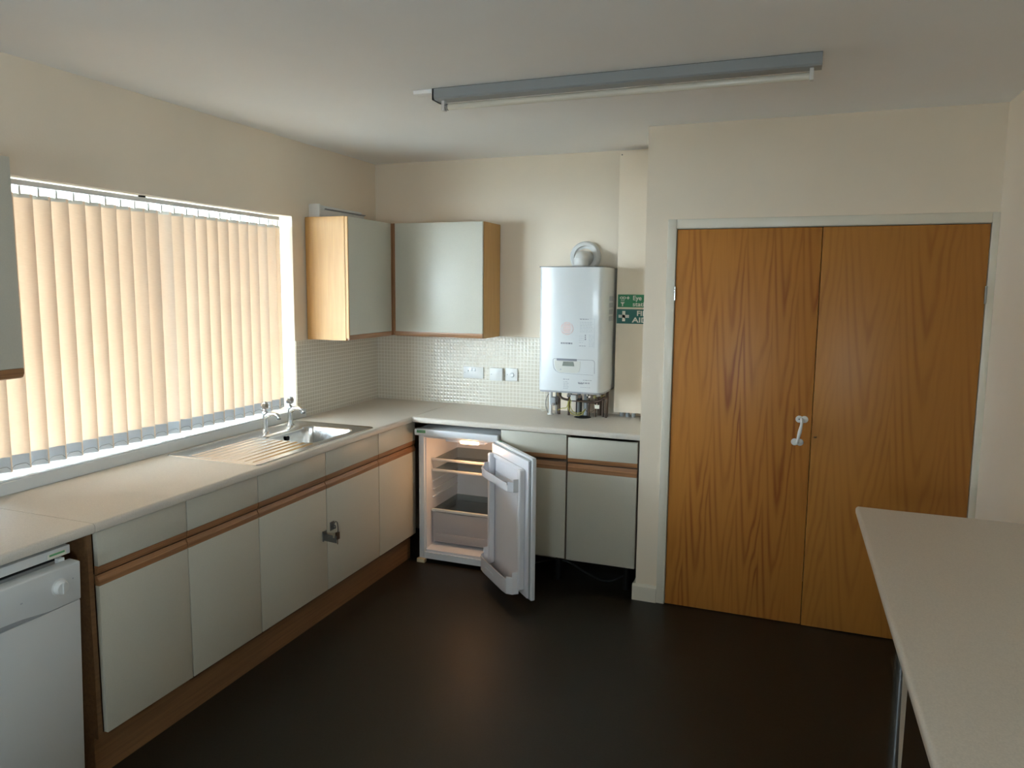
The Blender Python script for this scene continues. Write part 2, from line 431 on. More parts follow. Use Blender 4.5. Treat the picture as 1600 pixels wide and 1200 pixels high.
# skirting on the narrow pier
g = G(); g.prism([(BY-0.018, 0), (BY, 0), (BY, 0.092), (BY-0.008, 0.092), (BY-0.018, 0.080)], 'x', BX-0.016, DX0-0.048)
g.box(BX-0.016, BX, BY-0.001, BY+0.10, 0, 0.086)
struct('baseboard_back', g, 'gloss_white')
g = G(); g.prism([(XW-0.016, 0), (XW, 0), (XW, 0.092), (XW-0.008, 0.092), (XW-0.016, 0.080)], 'y', YR, BY-0.012)
struct('baseboard_right', g, 'gloss_white')

# tiled splashback, upstand, sill
g = G(); g.box(0, 0.006, WY1+0.002, 0, ZT, 1.386); g.box(0.006, 1.275, -0.006, 0, ZT, 1.392)
g.box(0.0, 0.004, WY1+0.002, -0.004, 1.386, 1.389)
struct('trim_2', g, 'tile')
struct('trim_3', G().box(0, 0.010, -3.5, -0.845, ZT, 0.971, 0.003), 'white')         # low upstand under the sill
# window
win = struct('window_1', G()
    .box(-0.19, -0.135, WY0, WY1, WZ0, WZ0+0.05).box(-0.19, -0.135, WY0, WY1, 2.095, WZ1)
    .box(-0.19, -0.135, WY0, WY0+0.05, WZ0+0.05, 2.095).box(-0.19, -0.135, WY1-0.028, WY1, WZ0+0.05, 2.095)
    .box(-0.19, -0.135, -1.89, -1.835, WZ0+0.05, 2.095), 'frame')
obj('pane', G().box(-0.166, -0.160, WY0+0.05, -1.89, WZ0+0.05, 2.095).box(-0.166, -0.160, -1.835, WY1-0.028, WZ0+0.05, 2.095), 'glass', win, None)
obj('sill', G().box(-0.135, 0.004, WY0, WY1, WZ0-0.004, WZ0+0.002, 0.001), 'white', win)
win2 = struct('window_added_rear', G()  # unseen rear window, added for fill light from behind the camera
    .box(RX0, RX1, YR-0.13, YR-0.08, RZ0, RZ0+0.05).box(RX0, RX1, YR-0.13, YR-0.08, RZ1-0.05, RZ1)
    .box(RX0, RX0+0.05, YR-0.13, YR-0.08, RZ0, RZ1).box(RX1-0.05, RX1, YR-0.13, YR-0.08, RZ0, RZ1), 'frame')
obj('pane', G().box(RX0+0.05, RX1-0.05, YR-0.11, YR-0.104, RZ0+0.05, RZ1-0.05), 'glass', win2, None)
win3 = struct('window_added_right', G()  # unseen side window, added to brighten the ceiling and left wall
    .box(XW+0.09, XW+0.14, SY0, SY1, SZ0, SZ0+0.04).box(XW+0.09, XW+0.14, SY0, SY1, SZ1-0.04, SZ1)
    .box(XW+0.09, XW+0.14, SY0, SY0+0.04, SZ0, SZ1).box(XW+0.09, XW+0.14, SY1-0.04, SY1, SZ0, SZ1), 'frame')
obj('pane', G().box(XW+0.11, XW+0.116, SY0+0.04, SY1-0.04, SZ0+0.04, SZ1-0.04), 'glass', win3, None)
# outside: paving, plus an added unseen overhang and canopy that block sky light
struct('outside_ground', G().box(-14, -0.28, -12, 8, -0.3, -0.15), 'paving')
struct('sky_blocking_eave', G().box(-1.5, -0.28, -8.4, 1, 2.21, 2.4).box(XW+0.15, XW+1.6, -8.4, -3.5, 1.84, 2.0), 'render')

# ================================================================== vertical blind
bl = thing('vertical_blind', (-0.05, -1.86, 0.99), 'tan fabric vertical blind hanging closed across the window over the sink', 'blind')
obj('headrail', G().box(-0.072, -0.028, WY0+0.01, -1.000, 2.083, 2.103, 0.002), 'frame', bl)
g = G()
for y in (-1.934, -1.19): g.box(-0.06, -0.04, y-0.012, y+0.012, 2.100, 2.111)
each('bracket', g, 'darkmetal', bl)
SP = 0.0755; y0 = -2.6995
ztop, zbot = 2.053, 0.997
def vane(yc, ang, zb=zbot):
    wd = 0.0845; ca, sa = math.cos(ang), math.sin(ang)
    def pt(u, bow): return (-0.05 + u*sa*wd - bow*ca, yc + u*ca*wd + bow*sa)
    us = [-0.5+i/8 for i in range(9)]
    def strip(z0, z1, th, off=0.0, u0=-0.5, u1=0.5):
        prof = []
        uu = [u0+(u1-u0)*i/8 for i in range(9)]
        f = [pt(u, 0.006*(1-4*u*u)-0.003+off+th/2) for u in uu]; b = [pt(u, 0.006*(1-4*u*u)-0.003+off-th/2) for u in uu]
        return f+b[::-1]
    v = obj('vane', G().prism(strip(0, 0, 0.0007), 'z', zb, ztop), 'vane', bl)
    obj('weight_pocket', G().prism(strip(0, 0, 0.0024, 0, -0.44, 0.44), 'z', zb-0.001, zb+0.058).prism(strip(0, 0, 0.0034, 0, -0.42, 0.42), 'z', zb+0.020, zb+0.056), 'clearpocket', v)
    c = pt(0, 0)
    obj('hanger', G().box(c[0]-0.004, c[0]+0.004, yc-0.004, yc+0.004, ztop-0.004, 2.0825).prism(strip(0, 0, 0.0022, 0, -0.40, 0.40), 'z', ztop-0.014, ztop+0.001), 'beige', v)
for k in range(23):
    ang = math.radians(25 + random.uniform(-2.5, 2.5))
    if k == 22: ang = math.radians(-22)
    if k == 11: ang = math.radians(34)
    vane(y0 + SP*k + SP/2 + 0.004, ang)
g = G()
for s in (-1, 1):
    pts = []
    for k in range(23):
        yc = y0+SP*k+SP/2; pts += [(-0.05+s*0.017, yc-0.02, zbot+0.022), (-0.05+s*0.017, yc+0.02, zbot+0.022), (-0.05+s*0.017, yc+SP/2, zbot+0.010)]
    g.tube(pts, 0.0012, 6)
obj('link_chain', g, 'grey_pl', bl)

# ================================================================== worktops
def nose_prof(front, back, sgn, zt=ZT, zb=ZU):
    """profile across the worktop: rolled front edge; returns list of (c, z)"""
    r = 0.013; pts = [(back, zb)]
    pts += [(front - sgn*0.006, zb)]
    pts += [(front - sgn*0.0015, zb+0.003), (front, zb+0.008)]
    for i in range(7):
        a = i/6*PI/2
        pts.append((front - sgn*(r - r*math.cos(a)), zt - r + r*math.sin(a)))
    pts.append((back, zt))
    return pts
SBX0, SBX1, SBY0, SBY1 = 0.180, 0.510, -1.470, -1.070    # bowl cut-out
g = G()
YJ = -2.795
g.prism(nose_prof(0.60, SBX1+0.002, 1), 'y', YJ, -0.001)
g.box(0.001, SBX0-0.002, YJ, -0.001, ZU, ZT)
g.box(SBX0-0.002, SBX1+0.002, YJ, SBY0-0.002, ZU, ZT); g.box(SBX0-0.002, SBX1+0.002, SBY1+0.002, -0.001, ZU, ZT)
tag(obj('worktop', g, 'top'), 'long beige laminate worktop under the window holding the steel sink', 'worktop', 'beige laminate worktops')
tag(obj('worktop', G().prism(nose_prof(0.60, 0.001, 1), 'y', -4.3, YJ-0.002), 'top'),
    'beige laminate worktop over the white dishwasher at left edge', 'worktop', 'beige laminate worktops')
tag(obj('worktop', G().prism(nose_prof(-0.602, -0.001, -1), 'x', 0.6015, BX-0.001), 'top'),
    'beige laminate worktop below the boiler, running over the open fridge', 'worktop', 'beige laminate worktops')
# breakfast-bar worktop at the right
g = G()
def bar_prof():
    pts = []
    r = 0.012; xl = 2.985
    for i in range(7):
        a = PI/2 + i/6*PI/2
        pts.append((xl+r+r*math.cos(a), ZT-r+r*math.sin(a)))
    pts += [(xl+0.001, ZU+0.008), (xl+0.006, ZU), (XW-0.001, ZU), (XW-0.001, ZT)]
    return pts
bar = thing('bar_worktop', (3.28, -2.9, 0), 'beige laminate peninsula worktop on a metal leg in the right foreground', 'worktop', 'beige laminate worktops')
t = bmesh.new()
g = G(); g.prism(bar_prof(), 'y', -4.25, -1.602)
bv = [e for e in g.bm.edges if all(abs(v.co.y+1.602) < 1e-4 for v in e.verts) and all(v.co.z > ZT-1e-4 for v in e.verts)]
bmesh.ops.bevel(g.bm, geom=bv, offset=0.006, segments=3, affect='EDGES')
cv = [e for e in g.bm.edges if abs(e.verts[0].co.y+1.602) < 1e-4 and False]
obj('slab', g, 'top', bar)
for yy in (-2.30, -3.9):
    g = G(); g.cyl((3.064, yy, 0.03), (3.064, yy, ZU-0.006), 0.019); g.cyl((3.064, yy, ZU-0.008), (3.064, yy, ZU), 0.045); g.cyl((3.064, yy, 0), (3.064, yy, 0.03), 0.022, 0.026)
    obj('leg', g, 'chrome', bar)

# ================================================================== base cabinets, window run
XF = 0.58          # face of doors
def left_unit(ya, yb, label, n=1, splits=None, end_panel=False, lead=0.0, corner=False):
    t = thing('base_cabinet', (0.30, (ya+yb)/2, 0.0), label, 'cabinet', 'base cabinets under the window worktop')
    g = G()
    a0 = ya - (0.018 if end_panel else 0); xb = XF-0.02
    g.m(0)
    g.box(0.02, xb, a0, a0+0.016+ (0.002 if end_panel else 0), 0.15, ZU-0.001)   # near side
    g.box(0.02, xb, yb-0.017, yb-0.001, 0.15, ZU-0.001)
    g.box(0.02, xb, a0+0.018, yb-0.018, 0.15, 0.166); g.box(0.02, 0.03, a0+0.018, yb-0.018, 0.166, ZU-0.002)
    g.box(xb-0.05, xb-0.003, a0+0.018, yb-0.018, 0.70, 0.735)
    obj('carcass', g, 'dark' if not end_panel else 'plinth', t)
    sp = [ya] + (splits or []) + [yb]
    for a, b in zip(sp, sp[1:]):
        gap = 0.003
        d = obj('drawer_front', G().box(XF-0.018, XF, a+gap, b-gap, 0.766, 0.8865, 0.0008), 'lam', t)
        g = G(); g.prism([(XF-0.018, 0.7655), (XF, 0.7655), (XF, 0.757), (XF-0.004, 0.740), (XF-0.018, 0.732)], 'y', a+gap, b-gap)
        r = obj('handle_rail', g, 'teak_y', d)
        d = obj('door', G().box(XF-0.018, XF, a+gap, b-gap, 0.168, 0.6965, 0.0008), 'lam', t)
        g = G(); g.prism([(XF-0.018, 0.697), (XF, 0.697), (XF, 0.716), (XF-0.005, 0.722), (XF-0.009, 0.733), (XF-0.018, 0.731)], 'y', a+gap, b-gap)
        obj('handle_rail', g, 'teak_y', d)
    return t
left_unit(YD[0], YD[1], 'white base cabinet next to the dishwasher, with exposed brown side panel', end_panel=True)
left_unit(YD[1], YD[2], 'white drawerline base cabinet, second along from the dishwasher')
sinkunit = left_unit(YD[2], YD[4], 'wide two-door white base cabinet under the sink with steel hasp', splits=[YD[3]])
left_unit(YD[4], YD[5], 'narrow white base cabinet beside the open fridge, lit orange')
tag(obj('plinth_board', G().prism([(0.520, YD[0]), (0.06, YD[0]), (0.06, YD[0]-0.018), (0.538, YD[0]-0.018), (0.538, -0.525), (0.520, -0.525)], 'z', 0.0, 0.1495), 'plinth'),
    'brown wood-grain plinth board along the floor below the window cabinets', 'plinth')

# hasp and staple with a hanging padlock key
hp = thing('hasp_lock', (XF, -1.475, 0.44), 'steel hasp sticking out from the sink cabinet doors, open with small lock', 'lock')
g = G(); g.box(XF, XF+0.003, -1.512, -1.478, 0.438, 0.486, 0.0008); g.cyl((XF+0.004, -1.510, 0.436), (XF+0.004, -1.510, 0.488), 0.004, seg=10)
obj('hinge_plate', g, 'darkmetal', hp)
g = G()
t = bmesh.new()
g.box(0, 0.084, -0.0013, 0.0013, -0.015, 0.0, 0.0005); g.box(0, 0.060, -0.0013, 0.0013, 0.0, 0.012, 0.0005)
g.box(0, 0.084, -0.0013, 0.0013, -0.024, -0.0148); g.box(0.0745, 0.084, -0.0013, 0.0013, 0.0, 0.012)
g.xf(Matrix.Translation((XF+0.006, -1.511, 0.466)) @ Matrix.Rotation(math.radians(-7), 4, 'Z'))
obj('strap', g, 'darkmetal', hp)
g = G(); g.box(XF, XF+0.003, -1.447, -1.412, 0.470, 0.515, 0.0008)
g.tube([(XF+0.002, -1.436, 0.500), (XF+0.024, -1.436, 0.500), (XF+0.026, -1.436, 0.486), (XF+0.002, -1.436, 0.484)], 0.003, 8)
obj('staple', g, 'darkmetal', hp)
g = G(); g.tube([(XF+0.014, -1.436, 0.500), (XF+0.018, -1.424, 0.515), (XF+0.016, -1.404, 0.503), (XF+0.014, -1.396, 0.470), (XF+0.013, -1.396, 0.448)], 0.0026, 8)
obj('shackle', g, 'darkmetal', hp)
g = G(); g.box(XF+0.004, XF+0.018, -1.408, -1.385, 0.412, 0.450, 0.002); g.box(XF+0.010, XF+0.012, -1.399, -1.394, 0.385, 0.412)
obj('lock_body', g, 'dark', hp)

# ================================================================== back run cabinets
YF = -0.58
def back_unit(xa, xb, label, dz=0.0, dzd=0.0, left_gap=0.0022, tilt=0.0):
    t = thing('base_cabinet', ((xa+xb)/2, -0.30, 0.0), label, 'cabinet', 'base cabinets below the boiler')
    g = G(); yb = YF+0.02
    for x in (xa, xb-0.016): g.box(x, x+0.016, yb, -0.02, 0.15, ZU-0.001)
    g.box(xa+0.016, xb-0.016, yb, -0.02, 0.15, 0.166); g.box(xa+0.016, xb-0.016, -0.03, -0.02, 0.166, ZU-0.002); g.box(xa+0.016, xb-0.016, yb+0.003, yb+0.05, 0.70, 0.735)
    obj('carcass', g, 'dark', t)
    each('foot', G().cyl((xb-0.06, yb+0.06, 0), (xb-0.06, yb+0.06, 0.15), 0.018).cyl((xa+0.06, yb+0.06, 0), (xa+0.06, yb+0.06, 0.15), 0.018).cyl((xb-0.06, -0.1, 0), (xb-0.06, -0.1, 0.15), 0.018), 'black', t)
    a = xa+left_gap; b = xb-0.0022
    M4 = Matrix.Translation((xb, YF, 0.8)) @ Matrix.Rotation(tilt, 4, 'Y') @ Matrix.Translation((-xb, -YF, -0.8))
    d = obj('drawer_front', G().box(a, b, YF, YF+0.018, 0.769+dz, 0.8865+dz, 0.0008).xf(M4), 'lam', t)
    obj('handle_rail', G().prism([(YF+0.018, 0.7685+dz), (YF, 0.7685+dz), (YF, 0.760+dz), (YF+0.004, 0.745+dz), (YF+0.018, 0.740+dz)], 'x', a, b).xf(M4), 'teak_x', d)
    d = obj('door', G().box(a, b, YF, YF+0.018, 0.160+dzd, 0.681+dzd, 0.0008), 'lam', t)
    obj('handle_rail', G().prism([(YF+0.018, 0.6815+dzd), (YF, 0.6815+dzd), (YF, 0.705+dzd), (YF+0.005, 0.712+dzd), (YF+0.009, 0.727+dzd), (YF+0.018, 0.725+dzd)], 'x', a, b), 'teak_x', d)
    return t
back_unit(1.172, 1.575, 'white base cabinet partly hidden behind the open fridge door')
back_unit(1.577, 1.981, 'white base cabinet against the boxed-out wall, drawer front sitting low', dz=-0.012, dzd=-0.004, left_gap=0.006, tilt=-0.006)
# loose cable and waste pipe lying in the dark space underneath
tag(obj('floor_cable', G().tube([(1.25, -0.44, 0.008), (1.40, -0.40, 0.06), (1.55, -0.46, 0.10), (1.66, -0.42, 0.03), (1.80, -0.46, 0.012), (1.9, -0.40, 0.05)], 0.007, 8), 'black'),
    'black cable lying in the dark gap under the boiler-side cabinets', 'cable')
tag(obj('waste_pipe', G().tube([(1.2, -0.25, 0.05), (1.5, -0.26, 0.05), (1.85, -0.25, 0.05)], 0.022, 12, False), 'grey_pl'),
    'grey pipe along the floor under the boiler-side cabinets', 'pipe')

# ================================================================== wall cabinets
ZW0, ZW1 = 1.393, 2.117
WG = 'white wall cabinets with wooden trim'
# left wall, right of window
t = thing('wall_cabinet', (0.15, -0.55, ZW0), 'white wall cabinet with golden oak side right of the window', 'wall cabinet', WG)
g = G(); ya, yb = -0.8125, -0.02
g.box(0.008, 0.278, ya, ya+0.018, ZW0, ZW1); g.box(0.008, 0.278, yb-0.018, yb, ZW0+0.001, ZW1-0.001)
g.box(0.008, 0.278, ya+0.018, yb-0.018, ZW0+0.01, ZW0+0.026); g.box(0.008, 0.278, ya+0.018, yb-0.018, ZW1-0.016, ZW1); g.box(0.008, 0.014, ya+0.018, yb-0.018, ZW0+0.026, ZW1-0.016)
obj('carcass', g, 'oak', t)
M4 = Matrix.Identity(4)
d = obj('door', G().m(0).box(0.282, 0.298, ya+0.010, -0.312, ZW0+0.032, ZW1-0.002, 0.0008).m(1).box(0.281, 0.2985, ya+0.001, ya+0.0095, ZW0+0.012, ZW1-0.002).m(0), ['lam', 'oak'], t)
obj('handle_rail', G().prism([(0.281, ZW0+0.031), (0.298, ZW0+0.031), (0.298, ZW0+0.016), (0.292, ZW0+0.004), (0.281, ZW0+0.000)], 'y', ya+0.012, -0.312), 'teak_y', d)
# corner filler between the two cabinets
obj('corner_post', G().box(0.279, 0.301, -0.308, -0.281, ZW0+0.005, ZW1-0.002), 'teak_z', t)
# back wall unit
t = thing('wall_cabinet', (0.62, -0.15, ZW0), 'white wall cabinet on the back wall between corner and boiler', 'wall cabinet', WG)
xa, xb = 0.305, 0.935
g = G(); g.box(xb-0.016, xb, -0.281, -0.008, ZW0, ZW1); g.box(xa, xa+0.016, -0.279, -0.008, ZW0+0.001, ZW1-0.001)
g.box(xa+0.016, xb-0.016, -0.279, -0.008, ZW0+0.01, ZW0+0.026); g.box(xa+0.016, xb-0.016, -0.279, -0.008, ZW1-0.016, ZW1); g.box(xa+0.016, xb-0.016, -0.014, -0.008, ZW0+0.026, ZW1-0.016)
obj('carcass', g, 'oak', t)
d = obj('door', G().m(0).box(0.3195, xb-0.002, -0.299, -0.283, ZW0+0.032, ZW1-0.001, 0.0008).m(1).box(0.303, 0.319, -0.298, -0.282, ZW0+0.005, ZW1-0.001).m(0), ['lam', 'teak_z'], t)
obj('handle_rail', G().prism([(-0.283, ZW0+0.031), (-0.299, ZW0+0.031), (-0.299, ZW0+0.016), (-0.293, ZW0+0.004), (-0.283, ZW0)], 'x', 0.3195, xb-0.001), 'teak_x', d)
# near-left unit, mostly out of frame
t = thing('wall_cabinet', (0.15, -3.1, ZW0), 'white wall cabinet cut off at the left edge beside the blind', 'wall cabinet', WG)
g = G(); ya, yb = -3.55, -2.784
g.box(0.002, 0.278, ya, ya+0.016, ZW0, 2.126); g.box(0.002, 0.278, yb-0.016, yb, ZW0, 2.126)
g.box(0.002, 0.278, ya+0.016, yb-0.016, ZW0+0.01, ZW0+0.026); g.box(0.002, 0.278, ya+0.016, yb-0.016, 2.110, 2.126); g.box(0.002, 0.01, ya+0.016, yb-0.016, ZW0+0.026, 2.110)
obj('carcass', g, 'oak', t)
for a, b in ((ya+0.002, -3.17), (-3.166, yb-0.001)):
    d = obj('door', G().box(0.282, 0.300, a, b, ZW0+0.036, 2.125, 0.0008), 'lam', t)
    obj('handle_rail', G().prism([(0.282, ZW0+0.035), (0.300, ZW0+0.035), (0.300, ZW0+0.018), (0.293, ZW0+0.004), (0.282, ZW0)], 'y', a, b), 'teak_y', d)
# white boxed strip lying on top of the corner cabinet
t = thing('strip_light', (0.05, -0.55, ZW1), 'white strip fitting standing on top of the corner wall cabinet', 'light fitting')
obj('body', G().prism([(0.004, ZW1), (0.075, ZW1), (0.075, ZW1+0.05), (0.05, ZW1+0.078), (0.004, ZW1+0.078)], 'y', -0.755, -0.27), 'white', t)
each('end_cap', G().box(0.003, 0.079, -0.768, -0.752, ZW1, ZW1+0.082, 0.004), 'white_pl', t)
obj('lid_edge', G().box(0.062, 0.082, -0.70, -0.262, ZW1+0.055, ZW1+0.060), 'grey_pl', t)

# ================================================================== sink
def sink():
    t = thing('sink', (0.29, -1.46, ZT), 'stainless steel sink with ribbed drainer set in the window worktop', 'sink')
    X0, X1, Y0, Y1 = 0.040, 0.568, -1.955, -0.985
    nx, ny = 176, 300
    bm = bmesh.new(); V = []
    def rr(x, y, x0, x1, y0, y1, r):
        cx = (x0+x1)/2; cy = (y0+y1)/2; dx = abs(x-cx)-((x1-x0)/2-r); dy = abs(y-cy)-((y1-y0)/2-r)
        return math.hypot(max(dx, 0), max(dy, 0)) + min(max(dx, dy), 0) - r    # <0 inside
    def ss(a, b, v):
        v = max(0, min(1, (v-a)/(b-a))); return v*v*(3-2*v)
    def h(x, y):
        z = 0.0045
        e = rr(x, y, X0, X1, Y0, Y1, 0.022)
        z -= 0.0045*ss(-0.004, 0.0, e)
        z -= 0.0025*ss(-0.006, -0.016, e) if e < 0 else 0
        # drainer field with flutes
        f = rr(x, y, 0.150, 0.545, -1.93, -1.475, 0.02)
        if f < 0:
            k = ss(0, -0.012, f)
            z -= 0.002*k
            u = (x-0.150)/0.395*9
            z += 0.0052*k*(0.5+0.5*math.cos(2*PI*u))**2
        f = rr(x, y, 0.058, 0.072, -1.93, -1.03, 0.006)
        if f < 0: z -= 0.003*ss(0, -0.012, f)
        b = rr(x, y, SBX0+0.006, SBX1-0.006, SBY0+0.006, SBY1-0.006, 0.055)
        b2 = rr(x, y, SBX0-0.012, SBX1+0.012, SBY0-0.012, SBY1+0.012, 0.06)
        z -= 0.003*ss(0.004, -0.012, b2)
        if b < 0: z -= 0.150*ss(0, -0.028, b)**0.8
        return z
    xs = [X0+(X1-X0)*i/nx for i in range(nx+1)]; ys = [Y0+(Y1-Y0)*j/ny for j in range(ny+1)]
    for x in xs: V.append([bm.verts.new((x, y, ZT+0.0008+h(x, y))) for y in ys])
    for i in range(nx):
        for j in range(ny):
            cx, cy = (xs[i]+xs[i+1])/2, (ys[j]+ys[j+1])/2
            if rr(cx, cy, X0, X1, Y0, Y1, 0.022) > 0: continue
            bm.faces.new((V[i][j], V[i+1][j], V[i+1][j+1], V[i][j+1]))
    for v in [v for v in bm.verts if not v.link_faces]: bm.verts.remove(v)
    g = G(); g.bm.free(); g.bm = bm
    bmesh.ops.recalc_face_normals(bm, faces=bm.faces)
    if bm.faces[0].normal.z < 0: bmesh.ops.reverse_faces(bm, faces=bm.faces)
    obj('basin', g, 'steel', t, 75)
    obj('overflow', G().lathe([(0.0, 0.001), (0.010, 0.001), (0.013, 0.003), (0.015, 0.0)], (SBX0+0.021, -1.275, ZT-0.036), (1, 0, -0.1), 20), 'black', t)
    obj('plug_hole', G().lathe([(0, 0), (0.028, 0.0015), (0.032, 0.002), (0.034, 0)], (0.35, -1.265, ZT-0.148), (0, 0, 1), 24), 'darkmetal', t)
    for y, who in ((-1.327, 'chrome pillar tap nearer the drainer, left of the pair'), (-1.116, 'chrome pillar tap nearer the room corner, right of the pair')):
        x = 0.098
        tp = thing('tap', (x, y, ZT+0.005), who, 'tap', 'chrome taps over the sink')
        z = ZT+0.002
        g = G(); g.lathe([(0, 0), (0.024, 0), (0.024, 0.004), (0.018, 0.010), (0.0135, 0.016), (0.0125, 0.07), (0.015, 0.085), (0.0165, 0.100), (0.014, 0.112), (0.009, 0.116), (0, 0.116)], (x, y, z))
        obj('body', g, 'chrome', tp)
        g = G(); g.tube([(x+0.002, y, z+0.080), (x+0.030, y, z+0.098), (x+0.060, y, z+0.102), (x+0.082, y, z+0.094), (x+0.088, y, z+0.080)], 0.009, 14, radii=[0.014, 0.013, 0.0115, 0.011, 0.0105])
        sp = obj('spout', g, 'chrome', tp)
        obj('nozzle', G().cyl((x+0.0883, y, z+0.082), (x+0.089, y, z+0.073), 0.0118), 'darkmetal', sp)
        g = G(); g.cyl((x, y, z+0.114), (x, y, z+0.126), 0.007)
        g.lathe([(0, 0.042), (0.014, 0.041), (0.021, 0.034), (0.024, 0.020), (0.022, 0.007), (0.012, 0.0), (0, 0)], (x, y, z+0.122), seg=8)
        hd = obj('tap_head', g, 'chrome', tp, 20)
        obj('indicator', G().cyl((x, y, z+0.163), (x, y, z+0.166), 0.006, seg=16), 'white_pl', hd)
sink()

# ================================================================== sockets
SG = 'white electrical plates above the worktop'
def socket(x0, x1, z0, z1, yf):
    t = thing('double_socket', ((x0+x1)/2, -0.006, z0), 'white double power socket, left one of the plates on the tiles', 'socket', SG)
    obj('face_plate', G().box(x0, x1, yf, -0.006, z0, z1, 0.003), 'white_pl', t)
    g = G()
    for cx in (x0+0.037, x1-0.037):
        zc = z0+0.036
        g.box(cx-0.002, cx+0.002, yf-0.0006, yf+0.001, zc+0.011, zc+0.020)
        g.box(cx-0.0145, cx-0.0075, yf-0.0006, yf+0.001, zc-0.004, zc)
        g.box(cx+0.0075, cx+0.0145, yf-0.0006, yf+0.001, zc-0.004, zc)
    each('pin_hole', g, 'black', t)
    for cx in ((x0+x1)/2-0.012, (x0+x1)/2+0.012): obj('rocker', G().box(cx-0.0055, cx+0.0055, yf-0.004, yf, z1-0.030, z1-0.010, 0.001), 'white', t)
    each('screw', G().cyl((x0+0.012, yf-0.001, (z0+z1)/2), (x0+0.012, yf, (z0+z1)/2), 0.003, seg=10).cyl((x1-0.012, yf-0.001, (z0+z1)/2), (x1-0.012, yf, (z0+z1)/2), 0.003, seg=10), 'grey_pl', t)
socket(0.676, 0.822, 1.102, 1.182, -0.016)
t = thing('blanking_plate', (0.925, -0.006, 1.10), 'plain square white outlet plate standing proud, middle of the three plates', 'outlet plate', SG)
obj('back_box', G().box(0.880, 0.966, -0.034, -0.006, 1.100, 1.182, 0.003), 'white_pl', t)
obj('face_plate', G().box(0.879, 0.967, -0.040, -0.034, 1.099, 1.183, 0.002), 'white_pl', t)
each('screw', G().cyl((0.891, -0.0412, 1.141), (0.891, -0.040, 1.141), 0.003, seg=10).cyl((0.955, -0.0412, 1.141), (0.955, -0.040, 1.141), 0.003, seg=10), 'grey_pl', t)
t = thing('switched_spur', (1.02, -0.006, 1.10), 'square white plate with round flex outlet, right of the three plates', 'outlet plate', SG)
obj('face_plate', G().box(0.980, 1.066, -0.017, -0.006, 1.100, 1.184, 0.003), 'white_pl', t)
obj('dial', G().lathe([(0, 0.007), (0.011, 0.007), (0.013, 0.004), (0.015, 0)], (1.030, -0.017, 1.140), (0, -1, 0)), 'white', t)
obj('neon', G().box(0.993, 0.998, -0.0178, -0.017, 1.138, 1.144), 'grey_pl', t)

# ================================================================== boiler
bx0, bx1, bz0, bz1, by = 1.312, 1.716, 1.090, 1.835, -0.345
bo = thing('boiler', (1.51, -0.17, bz0), 'white wall-hung gas boiler above the back worktop', 'boiler')
g = G()
prof = [(bx0+0.03, by), (bx1-0.035, by), (bx1-0.018, by+0.006), (bx1-0.002, by+0.04), (bx1, by+0.10), (bx1, -0.012), (bx0, -0.012), (bx0, by+0.10), (bx0+0.003, by+0.04), (bx0+0.014, by+0.007)]
g.prism(prof, 'z', bz0+0.012, bz1)
sh = [(x if y < by+0.12 else x, y) for x, y in prof]
obj('casing', g, 'white', bo, 50)
g = G(); g.prism([(x*0.985+0.015*1.51, y+0.012 if y < -0.2 else y) for x, y in prof], 'z', bz0, bz0+0.013); obj('bottom_tray', g, 'grey_pl', bo)
g = G(); g.box(bx0-0.006, bx1-0.02, -0.30, -0.012, bz1, bz1+0.006); obj('top_plate', g, 'darkmetal', bo)
yF = by-0.0008
# drop-down controls: outline of the flap, dark handle slot, panel, display, buttons
zs = 1.294
def arc_strip(g, pts, wdt, y):
    for (a, b), (c, d) in zip(pts, pts[1:]):
        v = Vector((c-a, 0, d-b)); n = Vector((-v.z, 0, v.x)).normalized()*wdt/2
        t = bmesh.new()
        q = [t.verts.new(Vector((px, y, pz))+sg*n) for px, pz, sg in ((a, b, 1), (c, d, 1), (c, d, -1), (a, b, -1))]
        f = t.faces.new(q); r = bmesh.ops.extrude_face_region(t, geom=[f]); bmesh.ops.translate(t, vec=(0, 0.0012, 0), verts=[e for e in r['geom'] if isinstance(e, bmesh.types.BMVert)])
        bmesh.ops.recalc_face_normals(t, faces=t.faces); g._merge(t)
g = G(); arc_strip(g, [(1.432, 1.222), (1.420, 1.236), (1.414, 1.262), (1.413, 1.288), (1.418, zs), (1.655, zs), (1.664, 1.290), (1.668, 1.280), (1.668, 1.215)], 0.0022, yF)
arc_strip(g, [(1.432, 1.222), (1.45, 1.212), (1.54, 1.208), (1.66, 1.206)], 0.001, yF)
obj('flap_outline', g, 'ink', bo)
g = G(); arc = []
pts = [(1.424, 1.284), (1.424, 1.262), (1.430, 1.238), (1.442, 1.222), (1.462, 1.214), (1.56, 1.214), (1.574, 1.222), (1.580, 1.238), (1.582, 1.284)]
g.prism(pts, 'y', by-0.003, by-0.0002); cp = obj('control_panel', g, 'beige', bo)
obj('display', G().prism([(1.478, 1.280), (1.472, 1.254), (1.546, 1.254), (1.540, 1.280)], 'y', by-0.005, by-0.0032), 'lcd', cp)
g = G()
for i in range(7): g.cyl((1.462+i*0.016, by-0.0045, 1.232), (1.462+i*0.016, by-0.003, 1.232), 0.0042, seg=12)
each('button', g, 'inklight', cp)
obj('handle_slot', G().box(1.436, 1.560, by-0.004, by-0.0002, 1.285, 1.297, 0.001), 'ink', bo)
g = G()
def disc_ring(g, cx, cz, r, n=24, wd=0.003):
    arc_strip(g, [(cx+r*math.cos(2*PI*i/n), cz+r*math.sin(2*PI*i/n)) for i in range(n+1)], wd, yF)
g.lathe([(0, 0.0008), (0.0405, 0.0008), (0.0405, 0)], (1.497, by, 1.476), (0, -1, 0), 28)
